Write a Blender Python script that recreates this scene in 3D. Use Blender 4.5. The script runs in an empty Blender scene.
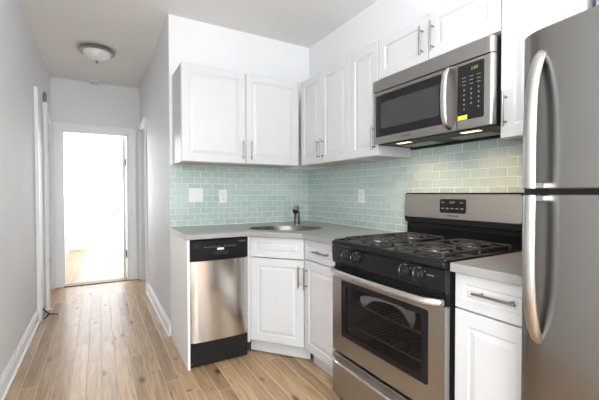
import bpy, bmesh, math, random
from mathutils import Vector, Matrix
random.seed(7)
PI = math.pi
SC = bpy.context.scene
COL = SC.collection

# ------------------------------------------------------------------ camera
cam_d = bpy.data.cameras.new('camera'); cam = bpy.data.objects.new('camera', cam_d); COL.objects.link(cam)
cam_d.sensor_width = 36.0; cam_d.lens = 349.2 / 599 * 36.0; cam_d.clip_start = 0.02
YAW, PITCH, ROLL = -0.5222, -0.0192, -0.0018
F = Vector((math.sin(-YAW) * math.cos(PITCH), math.cos(YAW) * math.cos(PITCH), math.sin(PITCH)))
R0 = Vector((math.cos(YAW), math.sin(YAW), 0)); U0 = R0.cross(F)
RR = R0 * math.cos(ROLL) + U0 * math.sin(ROLL); UU = -R0 * math.sin(ROLL) + U0 * math.cos(ROLL)
cam.matrix_world = Matrix(((RR.x, UU.x, -F.x, -1.8385), (RR.y, UU.y, -F.y, -2.9965), (RR.z, UU.z, -F.z, 1.1868), (0, 0, 0, 1)))
SC.camera = cam

# ------------------------------------------------------------------ world, daylight, exposure
W = bpy.data.worlds.new('sky'); SC.world = W; W.use_nodes = True
bg = W.node_tree.nodes['Background']; bg.inputs[0].default_value = (0.86, 0.93, 1.0, 1); bg.inputs[1].default_value = 1.6
SC.view_settings.view_transform = 'Standard'; SC.view_settings.look = 'None'
SC.view_settings.gamma = 1; SC.view_settings.use_curve_mapping = False
SC.view_settings.exposure = 0.50

def area(name, loc, direction, sx, sy, power, col=(1, 1, 1), spread=PI):
    d = bpy.data.lights.new(name, 'AREA'); d.shape = 'RECTANGLE'; d.size = sx; d.size_y = sy; d.spread = spread; d.energy = power; d.color = col
    o = bpy.data.objects.new(name, d); COL.objects.link(o); o.location = loc
    o.rotation_euler = Vector(direction).to_track_quat('-Z', 'Y').to_euler(); return o
DAY = (0.89, 0.945, 1.0)
area('daylight_front_a', (-1.80, -6.25, 1.55), (0, 1, 0.32), 0.85, 1.6, 62, DAY)       # outside the living-room windows
area('daylight_front_b', (-0.55, -6.25, 1.55), (0, 1, 0.40), 0.85, 1.6, 16, DAY)
area('daylight_side', (-2.62, -3.85, 1.55), (1, 0.2, 0.4), 1.5, 1.6, 72, DAY)
area('fill_opposite', (0.30, -4.6, 1.55), (-1, 0.35, 0.4), 1.5, 1.6, 110, DAY)  # added fill outside the unseen right-hand window, brightens the left wall
area('daylight_bedroom', (-2.62, 4.4, 1.5), (1, 0.1, 0.0), 1.7, 1.6, 250, DAY)
lp = area('unseen_fill_lamp', (-1.75, -3.3, 2.52), (0, 0, -1), 0.26, 0.26, 16, (1, 0.98, 0.95)); lp.data.shape = 'DISK'  # added fill lamp out of view, brightens floor, left wall and cabinets
WARM = (1.0, 0.66, 0.38)

# ------------------------------------------------------------------ materials
def mat(name, col, rough=0.5, metal=0.0, spec=0.5, noise=None, bump=None, emit=None, coat=0.0, alpha=None):
    m = bpy.data.materials.new(name); m.use_nodes = True; nt = m.node_tree; n = nt.nodes; l = nt.links
    b = n['Principled BSDF']; c = tuple(col) + (1,)
    b.inputs['Base Color'].default_value = c; b.inputs['Roughness'].default_value = rough
    b.inputs['Metallic'].default_value = metal; b.inputs['Specular IOR Level'].default_value = spec
    b.inputs['Coat Weight'].default_value = coat
    tc = n.new('ShaderNodeTexCoord')
    if noise:      # (scale xyz, amount): small procedural variation of the colour
        mp = n.new('ShaderNodeMapping'); mp.inputs['Scale'].default_value = noise[0]; l.new(tc.outputs['Object'], mp.inputs[0])
        tx = n.new('ShaderNodeTexNoise'); tx.inputs['Scale'].default_value = 1; tx.inputs['Detail'].default_value = 4
        l.new(mp.outputs[0], tx.inputs[0])
        cr = n.new('ShaderNodeValToRGB'); a = noise[1]
        cr.color_ramp.elements[0].position = 0.3; cr.color_ramp.elements[1].position = 0.7
        cr.color_ramp.elements[0].color = tuple(x * (1 - a) for x in col) + (1,)
        cr.color_ramp.elements[1].color = tuple(min(1, x * (1 + a)) for x in col) + (1,)
        l.new(tx.outputs[0], cr.inputs[0]); l.new(cr.outputs[0], b.inputs['Base Color'])
    if bump:       # (scale xyz, distance)
        mp = n.new('ShaderNodeMapping'); mp.inputs['Scale'].default_value = bump[0]; l.new(tc.outputs['Object'], mp.inputs[0])
        tx = n.new('ShaderNodeTexNoise'); tx.inputs['Scale'].default_value = 1; l.new(mp.outputs[0], tx.inputs[0])
        bp = n.new('ShaderNodeBump'); bp.inputs['Distance'].default_value = bump[1]; bp.inputs['Strength'].default_value = 1
        l.new(tx.outputs[0], bp.inputs['Height']); l.new(bp.outputs[0], b.inputs['Normal'])
    if emit:
        b.inputs['Emission Color'].default_value = tuple(emit[0]) + (1,); b.inputs['Emission Strength'].default_value = emit[1]
    return m

def glassy(name, col, trans, rough=0.05):
    """dark or clear pane: transparent mixed with a glossy dielectric skin"""
    m = bpy.data.materials.new(name); m.use_nodes = True; nt = m.node_tree; n = nt.nodes; l = nt.links
    b = n['Principled BSDF']; b.inputs['Base Color'].default_value = tuple(col) + (1,); b.inputs['Roughness'].default_value = rough
    t = n.new('ShaderNodeBsdfTransparent'); mx = n.new('ShaderNodeMixShader'); mx.inputs[0].default_value = trans
    l.new(b.outputs[0], mx.inputs[1]); l.new(t.outputs[0], mx.inputs[2]); l.new(mx.outputs[0], n['Material Output'].inputs[0]); return m

M = {}
M['wall'] = mat('wall_paint', (0.815, 0.815, 0.818), 0.6, noise=((1.5, 1.5, 1.5), 0.01), bump=((30, 30, 30), 0.0006))
M['ceil'] = mat('ceiling_paint', (0.85, 0.83, 0.81), 0.8, noise=((1.2, 1.2, 1.2), 0.015), bump=((20, 20, 20), 0.0008))
M['trim'] = mat('trim_paint', (0.87, 0.87, 0.87), 0.35, noise=((4, 4, 4), 0.01))
M['cab'] = mat('white_cabinet', (0.60, 0.605, 0.61), 0.32, noise=((3, 3, 3), 0.008))
M['cab_in'] = mat('cabinet_underside', (0.60, 0.55, 0.48), 0.6, noise=((8, 3, 3), 0.06))
M['nickel'] = mat('brushed_nickel', (0.33, 0.31, 0.29), 0.28, 1.0, noise=((60, 60, 60), 0.05))
M['chrome'] = mat('chrome', (0.62, 0.60, 0.58), 0.12, 1.0, noise=((10, 10, 10), 0.03))
M['steel'] = mat('brushed_steel', (0.40, 0.388, 0.375), 0.32, 1.0, noise=((3, 3, 180), 0.045), bump=((3, 3, 400), 0.00006))
M['steel_lamplit'] = mat('steel_backguard_lamplit', (0.58, 0.535, 0.49), 0.30, 1.0, noise=((3, 3, 180), 0.045), bump=((3, 3, 400), 0.00006))  # same steel, lighter and warmer: hood-lamp light put into the colour
M['steel_v'] = mat('steel_vertical_grain', (0.62, 0.605, 0.59), 0.17, 1.0, noise=((180, 180, 2), 0.04), bump=((300, 300, 2), 0.00006))
M['steel_fridge'] = mat('fridge_steel', (0.265, 0.256, 0.245), 0.25, 1.0, noise=((2, 2, 2), 0.05), bump=((3, 3, 300), 0.00005))
M['faucet'] = mat('dark_nickel', (0.20, 0.18, 0.165), 0.3, 1.0, noise=((40, 40, 40), 0.06))
M['sink'] = mat('sink_steel', (0.17, 0.167, 0.163), 0.28, 1.0, noise=((30, 30, 30), 0.05))
M['steel_pull'] = mat('fridge_handle_steel', (0.46, 0.45, 0.44), 0.28, 1.0, noise=((80, 80, 3), 0.04))
M['steel_light'] = mat('handle_steel', (0.68, 0.67, 0.66), 0.25, 1.0, noise=((80, 80, 3), 0.04))
M['black'] = mat('black_enamel', (0.010, 0.010, 0.011), 0.20, spec=0.28, noise=((4, 4, 4), 0.1))
M['black_matte'] = mat('black_plastic', (0.010, 0.010, 0.011), 0.5, spec=0.3, noise=((6, 6, 6), 0.1))
M['iron'] = mat('cast_iron', (0.035, 0.034, 0.033), 0.55, noise=((90, 90, 90), 0.3), bump=((200, 200, 200), 0.0003))
M['burner'] = mat('burner_aluminium', (0.55, 0.53, 0.50), 0.35, 1.0, noise=((30, 30, 30), 0.1))
M['rack'] = mat('oven_rack_wire', (0.45, 0.44, 0.42), 0.3, 1.0, noise=((20, 20, 20), 0.05))
M['oven_in'] = mat('oven_enamel', (0.06, 0.058, 0.055), 0.5, noise=((50, 50, 50), 0.25))
M['oven_glass'] = glassy('oven_glass', (0.006, 0.006, 0.006), 0.66)
M['mw_glass'] = mat('microwave_glass', (0.010, 0.010, 0.011), 0.12, noise=((3, 3, 3), 0.1))
M['mw_screen'] = mat('microwave_mesh_screen', (0.045, 0.045, 0.048), 0.25, noise=((600, 600, 600), 0.2))
M['counter'] = mat('grey_quartz', (0.33, 0.32, 0.305), 0.28, noise=((220, 220, 220), 0.10))
M['caulk'] = mat('white_caulk', (0.75, 0.77, 0.75), 0.5, noise=((20, 20, 20), 0.02))
M['plastic'] = mat('white_plastic', (0.78, 0.78, 0.76), 0.35, noise=((8, 8, 8), 0.01))
M['slot'] = mat('dark_slot', (0.05, 0.05, 0.05), 0.6, noise=((9, 9, 9), 0.05))
M['print'] = mat('grey_print', (0.22, 0.22, 0.21), 0.5, noise=((9, 9, 9), 0.02))
M['print_white'] = mat('white_print', (0.8, 0.8, 0.78), 0.5, noise=((9, 9, 9), 0.02))
M['logo'] = mat('dark_logo_print', (0.14, 0.13, 0.12), 0.4, 0.5, noise=((9, 9, 9), 0.02))
M['green'] = mat('green_digits', (0.1, 0.2, 0.03), 0.5, noise=((9, 9, 9), 0.02), emit=((0.45, 0.85, 0.12), 0.12))
M['yellow'] = mat('yellow_sticker', (0.85, 0.72, 0.05), 0.5, noise=((40, 40, 40), 0.04))
M['lens'] = mat('lit_lamp_lens', (0.9, 0.8, 0.6), 0.4, noise=((9, 9, 9), 0.02), emit=((1.0, 0.72, 0.40), 1.5))
M['filter'] = mat('grease_filter_mesh', (0.35, 0.33, 0.30), 0.4, 0.9, noise=((300, 300, 300), 0.4))
M['frost'] = mat('frosted_glass_shade', (0.80, 0.79, 0.76), 0.35, noise=((5, 5, 5), 0.03))
M['thresh'] = mat('dark_oak_threshold', (0.22, 0.14, 0.085), 0.5, noise=((8, 60, 60), 0.25))
M['bow_strip'] = mat('pale_strip_surface', (0.85, 0.84, 0.81), 0.4, noise=((40, 40, 40), 0.15), bump=((60, 60, 60), 0.004))
M['bluegrey'] = mat('blue_grey_board', (0.22, 0.245, 0.30), 0.5, noise=((3, 3, 60), 0.15))
M['glass'] = glassy('window_glass', (0.85, 0.9, 0.92), 0.93)
M['valve'] = mat('nickel_valve', (0.30, 0.29, 0.28), 0.3, 1.0, noise=((20, 20, 20), 0.08))
M['dark_metal'] = mat('dark_metal', (0.10, 0.095, 0.09), 0.35, 0.8, noise=((20, 20, 20), 0.1))

def tile_material(name, along):
    """pale green glass subway tile, 4 x 2 inch, light grout; `along` is the horizontal axis of the wall"""
    m = bpy.data.materials.new(name); m.use_nodes = True; nt = m.node_tree; n = nt.nodes; l = nt.links
    b = n['Principled BSDF']; tc = n.new('ShaderNodeTexCoord'); sp = n.new('ShaderNodeSeparateXYZ'); cb = n.new('ShaderNodeCombineXYZ')
    l.new(tc.outputs['Object'], sp.inputs[0]); l.new(sp.outputs[along], cb.inputs[0])
    ad = n.new('ShaderNodeMath'); ad.inputs[1].default_value = -0.914; l.new(sp.outputs[2], ad.inputs[0]); l.new(ad.outputs[0], cb.inputs[1])
    br = n.new('ShaderNodeTexBrick'); l.new(cb.outputs[0], br.inputs[0])
    br.inputs['Scale'].default_value = 1; br.inputs['Brick Width'].default_value = 0.1036; br.inputs['Row Height'].default_value = 0.0509
    br.inputs['Mortar Size'].default_value = 0.0028; br.inputs['Mortar Smooth'].default_value = 0.2; br.inputs['Bias'].default_value = 0.0
    br.inputs['Color1'].default_value = (0.41, 0.51, 0.475, 1); br.inputs['Color2'].default_value = (0.48, 0.575, 0.54, 1)
    br.inputs['Mortar'].default_value = (0.72, 0.78, 0.75, 1)
    l.new(br.outputs['Color'], b.inputs['Base Color'])
    mr = n.new('ShaderNodeMapRange'); mr.inputs['To Min'].default_value = 0.20; mr.inputs['To Max'].default_value = 0.6
    l.new(br.outputs['Fac'], mr.inputs[0]); l.new(mr.outputs[0], b.inputs['Roughness'])
    inv = n.new('ShaderNodeMath'); inv.operation = 'SUBTRACT'; inv.inputs[0].default_value = 1; l.new(br.outputs['Fac'], inv.inputs[1])
    ns = n.new('ShaderNodeTexNoise'); ns.inputs['Scale'].default_value = 14; l.new(tc.outputs['Object'], ns.inputs[0])
    mu = n.new('ShaderNodeMath'); mu.operation = 'MULTIPLY_ADD'; mu.inputs[1].default_value = 0.35
    l.new(ns.outputs[0], mu.inputs[0]); l.new(inv.outputs[0], mu.inputs[2])
    bp = n.new('ShaderNodeBump'); bp.inputs['Distance'].default_value = 0.0015; l.new(mu.outputs[0], bp.inputs['Height']); l.new(bp.outputs[0], b.inputs['Normal'])
    return m
M['tile_x'] = tile_material('glass_tile_back', 0); M['tile_y'] = tile_material('glass_tile_side', 1)

def floor_material():
    m = bpy.data.materials.new('oak_planks'); m.use_nodes = True; nt = m.node_tree; n = nt.nodes; l = nt.links
    b = n['Principled BSDF']; tc = n.new('ShaderNodeTexCoord'); sp = n.new('ShaderNodeSeparateXYZ'); l.new(tc.outputs['Object'], sp.inputs[0])
    def ma(op, a, c=None, d=None):
        k = n.new('ShaderNodeMath'); k.operation = op
        for i, v in enumerate((a, c, d)):
            if v is None: continue
            if isinstance(v, (int, float)): k.inputs[i].default_value = v
            else: l.new(v, k.inputs[i])
        return k.outputs[0]
    u = ma('MULTIPLY_ADD', sp.outputs[0], 1 / 0.086, 40.3); i = ma('FLOOR', u); fu = ma('FRACT', u)
    wn = n.new('ShaderNodeTexWhiteNoise'); wn.noise_dimensions = '1D'; l.new(i, wn.inputs['W'])
    v0 = ma('MULTIPLY', sp.outputs[1], 1 / 0.95); v = ma('ADD', v0, ma('MULTIPLY', wn.outputs['Value'], 7.0)); j = ma('FLOOR', v); fv = ma('FRACT', v)
    cb = n.new('ShaderNodeCombineXYZ'); l.new(i, cb.inputs[0]); l.new(j, cb.inputs[1])
    wn2 = n.new('ShaderNodeTexWhiteNoise'); wn2.noise_dimensions = '2D'; l.new(cb.outputs[0], wn2.inputs['Vector'])
    # grain: noise stretched along the plank, shifted per plank
    off = n.new('ShaderNodeVectorMath'); off.operation = 'MULTIPLY_ADD'; l.new(wn2.outputs['Color'], off.inputs[0]); off.inputs[1].default_value = (30, 30, 30); l.new(tc.outputs['Object'], off.inputs[2])
    mp = n.new('ShaderNodeMapping'); mp.inputs['Scale'].default_value = (34, 2.6, 1); l.new(off.outputs[0], mp.inputs[0])
    g = n.new('ShaderNodeTexNoise'); g.inputs['Scale'].default_value = 1; g.inputs['Detail'].default_value = 6; g.inputs['Distortion'].default_value = 1.2; l.new(mp.outputs[0], g.inputs[0])
    base = n.new('ShaderNodeValToRGB'); e = base.color_ramp.elements
    e[0].position = 0.0; e[0].color = (0.36, 0.235, 0.130, 1); e[1].position = 1.0; e[1].color = (0.60, 0.42, 0.245, 1)
    q = e.new(0.35); q.color = (0.46, 0.31, 0.175, 1); q = e.new(0.7); q.color = (0.50, 0.335, 0.185, 1)
    l.new(wn2.outputs['Value'], base.inputs[0])
    gr = n.new('ShaderNodeValToRGB'); gr.color_ramp.elements[0].position = 0.28; gr.color_ramp.elements[0].color = (0.60, 0.55, 0.50, 1)
    gr.color_ramp.elements[1].position = 0.66; gr.color_ramp.elements[1].color = (1.08, 1.08, 1.08, 1); l.new(g.outputs[0], gr.inputs[0])
    mx = n.new('ShaderNodeMix'); mx.data_type = 'RGBA'; mx.blend_type = 'MULTIPLY'; mx.inputs[0].default_value = 1
    l.new(base.outputs[0], mx.inputs[6]); l.new(gr.outputs[0], mx.inputs[7])
    # knots
    mk = n.new('ShaderNodeMapping'); mk.inputs['Scale'].default_value = (7.5, 3.4, 1); l.new(off.outputs[0], mk.inputs[0])
    vo = n.new('ShaderNodeTexVoronoi'); vo.inputs['Scale'].default_value = 1; l.new(mk.outputs[0], vo.inputs[0])
    kr = n.new('ShaderNodeValToRGB'); kr.color_ramp.elements[0].position = 0.04; kr.color_ramp.elements[0].color = (0.12, 0.08, 0.055, 1)
    kr.color_ramp.elements[1].position = 0.20; kr.color_ramp.elements[1].color = (1, 1, 1, 1); l.new(vo.outputs['Distance'], kr.inputs[0])
    mx2 = n.new('ShaderNodeMix'); mx2.data_type = 'RGBA'; mx2.blend_type = 'MULTIPLY'; mx2.inputs[0].default_value = 0.95
    l.new(mx.outputs[2], mx2.inputs[6]); l.new(kr.outputs[0], mx2.inputs[7])
    # seams, light tan: bevel highlights painted into the colour
    du = ma('MINIMUM', fu, ma('SUBTRACT', 1.0, fu)); dv = ma('MULTIPLY', ma('MINIMUM', fv, ma('SUBTRACT', 1.0, fv)), 0.95 / 0.086)
    d = ma('MINIMUM', du, dv); sm = n.new('ShaderNodeMapRange'); sm.inputs['From Min'].default_value = 0.014; sm.inputs['From Max'].default_value = 0.034; l.new(d, sm.inputs[0])
    mx3 = n.new('ShaderNodeMix'); mx3.data_type = 'RGBA'; mx3.inputs[6].default_value = (0.62, 0.50, 0.37, 1)
    l.new(sm.outputs[0], mx3.inputs[0]); l.new(mx2.outputs[2], mx3.inputs[7]); l.new(mx3.outputs[2], b.inputs['Base Color'])
    rg = n.new('ShaderNodeMapRange'); rg.inputs['To Min'].default_value = 0.26; rg.inputs['To Max'].default_value = 0.40; l.new(g.outputs[0], rg.inputs[0]); l.new(rg.outputs[0], b.inputs['Roughness'])
    hh = ma('ADD', ma('MULTIPLY', g.outputs[0], 0.25), ma('MULTIPLY', sm.outputs[0], 1.0))
    bp = n.new('ShaderNodeBump'); bp.inputs['Distance'].default_value = 0.0012; l.new(hh, bp.inputs['Height']); l.new(bp.outputs[0], b.inputs['Normal'])
    return m
M['floor'] = floor_material()

# ------------------------------------------------------------------ mesh helpers
def box(bm, x0, x1, y0, y1, z0, z1, bev=0.0, seg=2):
    m = Matrix.Translation(((x0 + x1) / 2, (y0 + y1) / 2, (z0 + z1) / 2)) @ Matrix.Diagonal((abs(x1 - x0), abs(y1 - y0), abs(z1 - z0), 1))
    r = bmesh.ops.create_cube(bm, size=1, matrix=m)
    if bev: bmesh.ops.bevel(bm, geom=list({e for v in r['verts'] for e in v.link_edges}), offset=bev, segments=seg, profile=0.5, affect='EDGES')
    return bm
def frame(t):
    t = t.normalized(); a = Vector((0, 0, 1)) if abs(t.z) < 0.9 else Vector((1, 0, 0))
    u = t.cross(a).normalized(); return u, t.cross(u).normalized()
def tube(bm, pts, r, seg=10, ry=None, up=None, cap=True):
    """sweep a round (or elliptic) section along pts; r and ry may be lists"""
    pts = [Vector(p) for p in pts]; rings = []
    for i, p in enumerate(pts):
        t = (pts[min(i + 1, len(pts) - 1)] - pts[max(i - 1, 0)])
        if up is not None:
            u = t.cross(Vector(up)).normalized(); v = u.cross(t).normalized()
        else:
            u, v = frame(t)
        a = r[i] if isinstance(r, (list, tuple)) else r
        b = (ry[i] if isinstance(ry, (list, tuple)) else ry) if ry is not None else a
        rings.append([bm.verts.new(p + u * a * math.cos(2 * PI * k / seg) + v * b * math.sin(2 * PI * k / seg)) for k in range(seg)])
    for a, b in zip(rings, rings[1:]):
        for k in range(seg): bm.faces.new((a[k], a[(k + 1) % seg], b[(k + 1) % seg], b[k]))
    if cap: bm.faces.new(rings[0][::-1]); bm.faces.new(rings[-1])
    return bm
def lathe(bm, prof, seg=24, origin=(0, 0, 0), axis='z'):
    """prof: (radius, height) pairs, revolved round the axis through origin"""
    o = Vector(origin); rings = []
    def P(r, h, k):
        c, s = r * math.cos(2 * PI * k / seg), r * math.sin(2 * PI * k / seg)
        return o + (Vector((c, s, h)) if axis == 'z' else Vector((c, -h, s)) if axis == '-y' else Vector((h, c, s)))
    for r, h in prof:
        rings.append([bm.verts.new(P(0, h, 0))] if r < 1e-6 else [bm.verts.new(P(r, h, k)) for k in range(seg)])
    for a, b in zip(rings, rings[1:]):
        for k in range(seg):
            k2 = (k + 1) % seg
            f = [a[0]] * (len(a) == 1) or [a[k], a[k2]]
            g = [b[0]] * (len(b) == 1) or [b[k2], b[k]]
            if len(f) + len(g) > 2: bm.faces.new(f + g)
    return bm
def prism(bm, poly, z0, z1, holes=()):
    """polygon (x, y) extruded from z0 to z1, with holes"""
    loops = [poly] + list(holes); tops = []
    es = []
    for lp in loops:
        vs = [bm.verts.new((x, y, z1)) for x, y in lp]; tops.append(vs)
        for a, b in zip(vs, vs[1:] + vs[:1]): es.append(bm.edges.new((a, b)))
    if holes:
        fs = [f for f in bmesh.ops.triangle_fill(bm, use_beauty=True, use_dissolve=False, edges=es)['geom'] if isinstance(f, bmesh.types.BMFace)]
    else: fs = [bm.faces.new(tops[0])]
    mp = {v: bm.verts.new((v.co.x, v.co.y, z0)) for vs in tops for v in vs}
    for f in fs: bm.faces.new([mp[v] for v in f.verts][::-1])
    for vs in tops:
        for a, b in zip(vs, vs[1:] + vs[:1]): bm.faces.new((a, b, mp[b], mp[a]))
    bmesh.ops.recalc_face_normals(bm, faces=bm.faces[:]); return bm
def rrect(w, h, r, n=5, cx=0.0, cy=0.0):
    out = []
    for sx, sy, a0 in ((1, 1, 0), (-1, 1, 90), (-1, -1, 180), (1, -1, 270)):
        for k in range(n + 1):
            a = math.radians(a0 + 90 * k / n); out.append((cx + sx * (w / 2 - r) + r * math.cos(a), cy + sy * (h / 2 - r) + r * math.sin(a)))
    return out
def plate(bm, x0, x1, z0, z1, y0, y1, r=0.01, bev=0.0):
    """rounded rectangle in the x-z plane, front at y0 and back at y1"""
    pts = rrect(x1 - x0, z1 - z0, r, 5, (x0 + x1) / 2, (z0 + z1) / 2)
    i = min(bev, r * 0.9)
    ins = rrect(x1 - x0 - 2 * bev, z1 - z0 - 2 * bev, max(r - i, 1e-4), 5, (x0 + x1) / 2, (z0 + z1) / 2)
    A = [bm.verts.new((x, y1, z)) for x, z in pts]; B = [bm.verts.new((x, y0 + bev, z)) for x, z in pts]
    n = len(pts); bm.faces.new(A[::-1])
    for k in range(n): bm.faces.new((A[k], A[(k + 1) % n], B[(k + 1) % n], B[k]))
    if bev:
        Cc = [bm.verts.new((x, y0, z)) for x, z in ins]
        for k in range(n): bm.faces.new((B[k], B[(k + 1) % n], Cc[(k + 1) % n], Cc[k]))
        bm.faces.new(Cc)
    else: bm.faces.new(B)
    bmesh.ops.recalc_face_normals(bm, faces=bm.faces[:]); return bm
def obj(name, bm, m, parent=None, smooth=False, loc=None, label=None):
    me = bpy.data.meshes.new(name); bmesh.ops.recalc_face_normals(bm, faces=bm.faces[:]); bm.to_mesh(me); bm.free()
    me.materials.append(m)
    if smooth:
        for p in me.polygons: p.use_smooth = True
        try: me.set_sharp_from_angle(angle=math.radians(38))
        except Exception: pass
    o = bpy.data.objects.new(name, me); COL.objects.link(o)
    if parent: o.parent = parent
    if loc: o.location = loc
    if label: o['label'] = label
    return o
def B(): return bmesh.new()
def thing(name, label, cat, loc=(0, 0, 0), rz=0.0, group=None):
    o = bpy.data.objects.new(name, None); COL.objects.link(o); o.empty_display_size = 0.1; o.location = loc; o.rotation_euler = (0, 0, rz)
    o['label'] = label; o['category'] = cat
    if group: o['group'] = group
    return o
def tag(o, label, cat, group=None, kind=None):
    if label: o['label'] = label
    if cat: o['category'] = cat
    if group: o['group'] = group
    if kind: o['kind'] = kind
    return o
def struct(name, bm, m, label=None):
    o = obj(name, bm, m); o['kind'] = 'structure'
    if label: o['label'] = label
    return o
def text(name, s, size, loc, m, parent, depth=0.0006, spacing=1.0):
    """lettering in the local x-z plane facing -y"""
    c = bpy.data.curves.new(name, 'FONT'); c.body = s; c.size = size; c.extrude = depth; c.align_x = 'CENTER'; c.align_y = 'CENTER'; c.space_character = spacing
    t = bpy.data.objects.new(name + '_curve', c); COL.objects.link(t); bpy.context.view_layer.update()
    me = bpy.data.meshes.new_from_object(t.evaluated_get(bpy.context.evaluated_depsgraph_get()))
    bpy.data.objects.remove(t); bpy.data.curves.remove(c)
    me.transform(Matrix.Rotation(PI / 2, 4, 'X')); me.materials.clear(); me.materials.append(m)
    o = bpy.data.objects.new(name, me); COL.objects.link(o); o.parent = parent; o.location = loc; return o

RW = -PI / 2       # rotation of units on the range wall: local x runs towards the camera, local -y faces the room

# ------------------------------------------------------------------ room shell
H = 2.637; WK = -1.333; WL = -2.343; YE = 2.32; YF = -6.0; BX0 = -2.37; BX1 = 0.9; BY1 = 5.72; TW = 0.12
struct('floor', box(B(), -2.5, 1.05, YF - 0.12, BY1 + 0.12, -0.06, 0.0), M['floor'], 'wide light oak plank floor with knots')
struct('ceiling', box(B(), -2.5, 1.05, YF - 0.12, BY1 + 0.12, H, H + 0.08), M['ceil'], 'plain off-white ceiling')
struct('wall_back', box(B(), WK, 0.12, 0.0, 0.12, 0.0, H), M['wall'], 'white wall above and behind the dishwasher run')
struct('wall_right', box(box(box(box(B(), 0.0, 0.12, -3.85, 0.0, 0.0, H), 0, 0.12, YF, -5.35, 0, H), 0, 0.12, -5.35, -3.85, 0, 0.75), 0, 0.12, -5.35, -3.85, 2.35, H), M['wall'], 'white wall behind the range and refrigerator')
# left wall with closed hall door and, behind the camera, a window
DL0, DL1, DLZ = 1.64, 2.24, 2.03
lw = B(); box(lw, WL - TW, WL, -3.10, DL0, 0, H); box(lw, WL - TW, WL, DL1, YE + TW, 0, H); box(lw, WL - TW, WL, DL0, DL1, DLZ, H)
box(lw, WL - TW, WL, YF, -4.60, 0, H); box(lw, WL - TW, WL, -4.60, -3.10, 0, 0.75); box(lw, WL - TW, WL, -4.60, -3.10, 2.35, H)
struct('wall_left', lw, M['wall'], 'long white hall wall on the left')
# hall right wall with recessed door
HR0, HR1 = 1.60, 2.22
hr = B(); box(hr, WK, WK + TW, 0.12, HR0, 0, H); box(hr, WK, WK + TW, HR1, YE, 0, H); box(hr, WK, WK + TW, HR0, HR1, 2.03, H)
struct('wall_hall_right', hr, M['wall'], 'white wall on the right of the hall')
# end wall with doorway to the bright room
DX0, DX1, DZ = -2.232, -1.487, 1.985
ew = B(); box(ew, WL, DX0, YE, YE + TW, 0, H); box(ew, DX1, BX1, YE, YE + TW, 0, H); box(ew, DX0, DX1, YE, YE + TW, DZ, H)
struct('wall_hall_end', ew, M['wall'], 'white wall with doorway at the end of the hall')
# bright room beyond
WY0, WY1 = 3.55, 5.25
bw = B(); box(bw, BX0 - TW, BX0, YE + TW, WY0, 0, H); box(bw, BX0 - TW, BX0, WY1, BY1, 0, H); box(bw, BX0 - TW, BX0, WY0, WY1, 0, 0.70); box(bw, BX0 - TW, BX0, WY0, WY1, 2.3, H)
struct('wall_far_room_left', bw, M['wall'])
struct('wall_far_room_back', box(B(), BX0 - TW, BX1, BY1, BY1 + 0.1, 0, H), M['wall'], 'bright white wall seen through the doorway')
struct('wall_far_room_right', box(B(), BX1, BX1 + 0.1, YE, BY1 + 0.1, 0, H), M['wall'])
fw = B()      # wall behind the camera, two windows
box(fw, WL, -2.25, YF - TW, YF, 0, H); box(fw, -1.35, -1.0, YF - TW, YF, 0, H); box(fw, -0.1, 0.0, YF - TW, YF, 0, H)
for a, b in ((-2.25, -1.35), (-1.0, -0.1)): box(fw, a, b, YF - TW, YF, 0, 0.7); box(fw, a, b, YF - TW, YF, 2.4, H)
struct('wall_front', fw, M['wall'])

def window(n, axis, fixed, a0, a1, z0, z1, label):
    """sash window: frame mesh, pane child; axis 'x' runs along x at y = fixed, 'y' runs along y at x = fixed"""
    f = B(); s = 1
    def bx(u0, u1, w0, w1, d0, d1, tgt):
        if axis == 'x': box(tgt, u0, u1, fixed + d0, fixed + d1, w0, w1)
        else: box(tgt, fixed + d0, fixed + d1, u0, u1, w0, w1)
    w = 0.045
    bx(a0, a0 + w, z0, z1, -0.08, -0.03, f); bx(a1 - w, a1, z0, z1, -0.08, -0.03, f)
    bx(a0 + w, a1 - w, z0, z0 + w, -0.08, -0.03, f); bx(a0 + w, a1 - w, z1 - w, z1, -0.08, -0.03, f)
    zm = (z0 + z1) / 2; bx(a0 + w, a1 - w, zm - 0.02, zm + 0.02, -0.08, -0.03, f)
    o = struct('window_%d' % n, f, M['trim'], label)
    g = B(); bx(a0 + w, a1 - w, z0 + w, zm - 0.02, -0.057, -0.053, g); bx(a0 + w, a1 - w, zm + 0.02, z1 - w, -0.057, -0.053, g)
    obj('pane', g, M['glass'], o)
    c = B()       # casing and stool on the room side
    bx(a0 - 0.07, a0, z0 - 0.07, z1 + 0.07, 0.001, 0.018, c); bx(a1, a1 + 0.07, z0 - 0.07, z1 + 0.07, 0.001, 0.018, c)
    bx(a0, a1, z1, z1 + 0.07, 0.001, 0.018, c); bx(a0 - 0.0, a1 + 0.0, z0 - 0.03, z0, 0.001, 0.05, c)
    obj('window_casing', c, M['trim'], o)
window(1, 'y', BX0, WY0, WY1, 0.70, 2.3, 'bright sash window on the left of the far room')
window(2, 'x', YF, -2.25, -1.35, 0.7, 2.4, 'sash window behind the camera'); window(3, 'x', YF, -1.0, -0.1, 0.7, 2.4, 'sash window behind the camera')
window(4, 'y', WL, -4.60, -3.10, 0.75, 2.35, 'sash window in the left wall behind the camera')

window(5, 'y', 0.1, -5.35, -3.85, 0.75, 2.35, 'added unseen sash window in the right wall, lets fill light onto the left wall')  # window added out of view for the fill from the right
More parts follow.
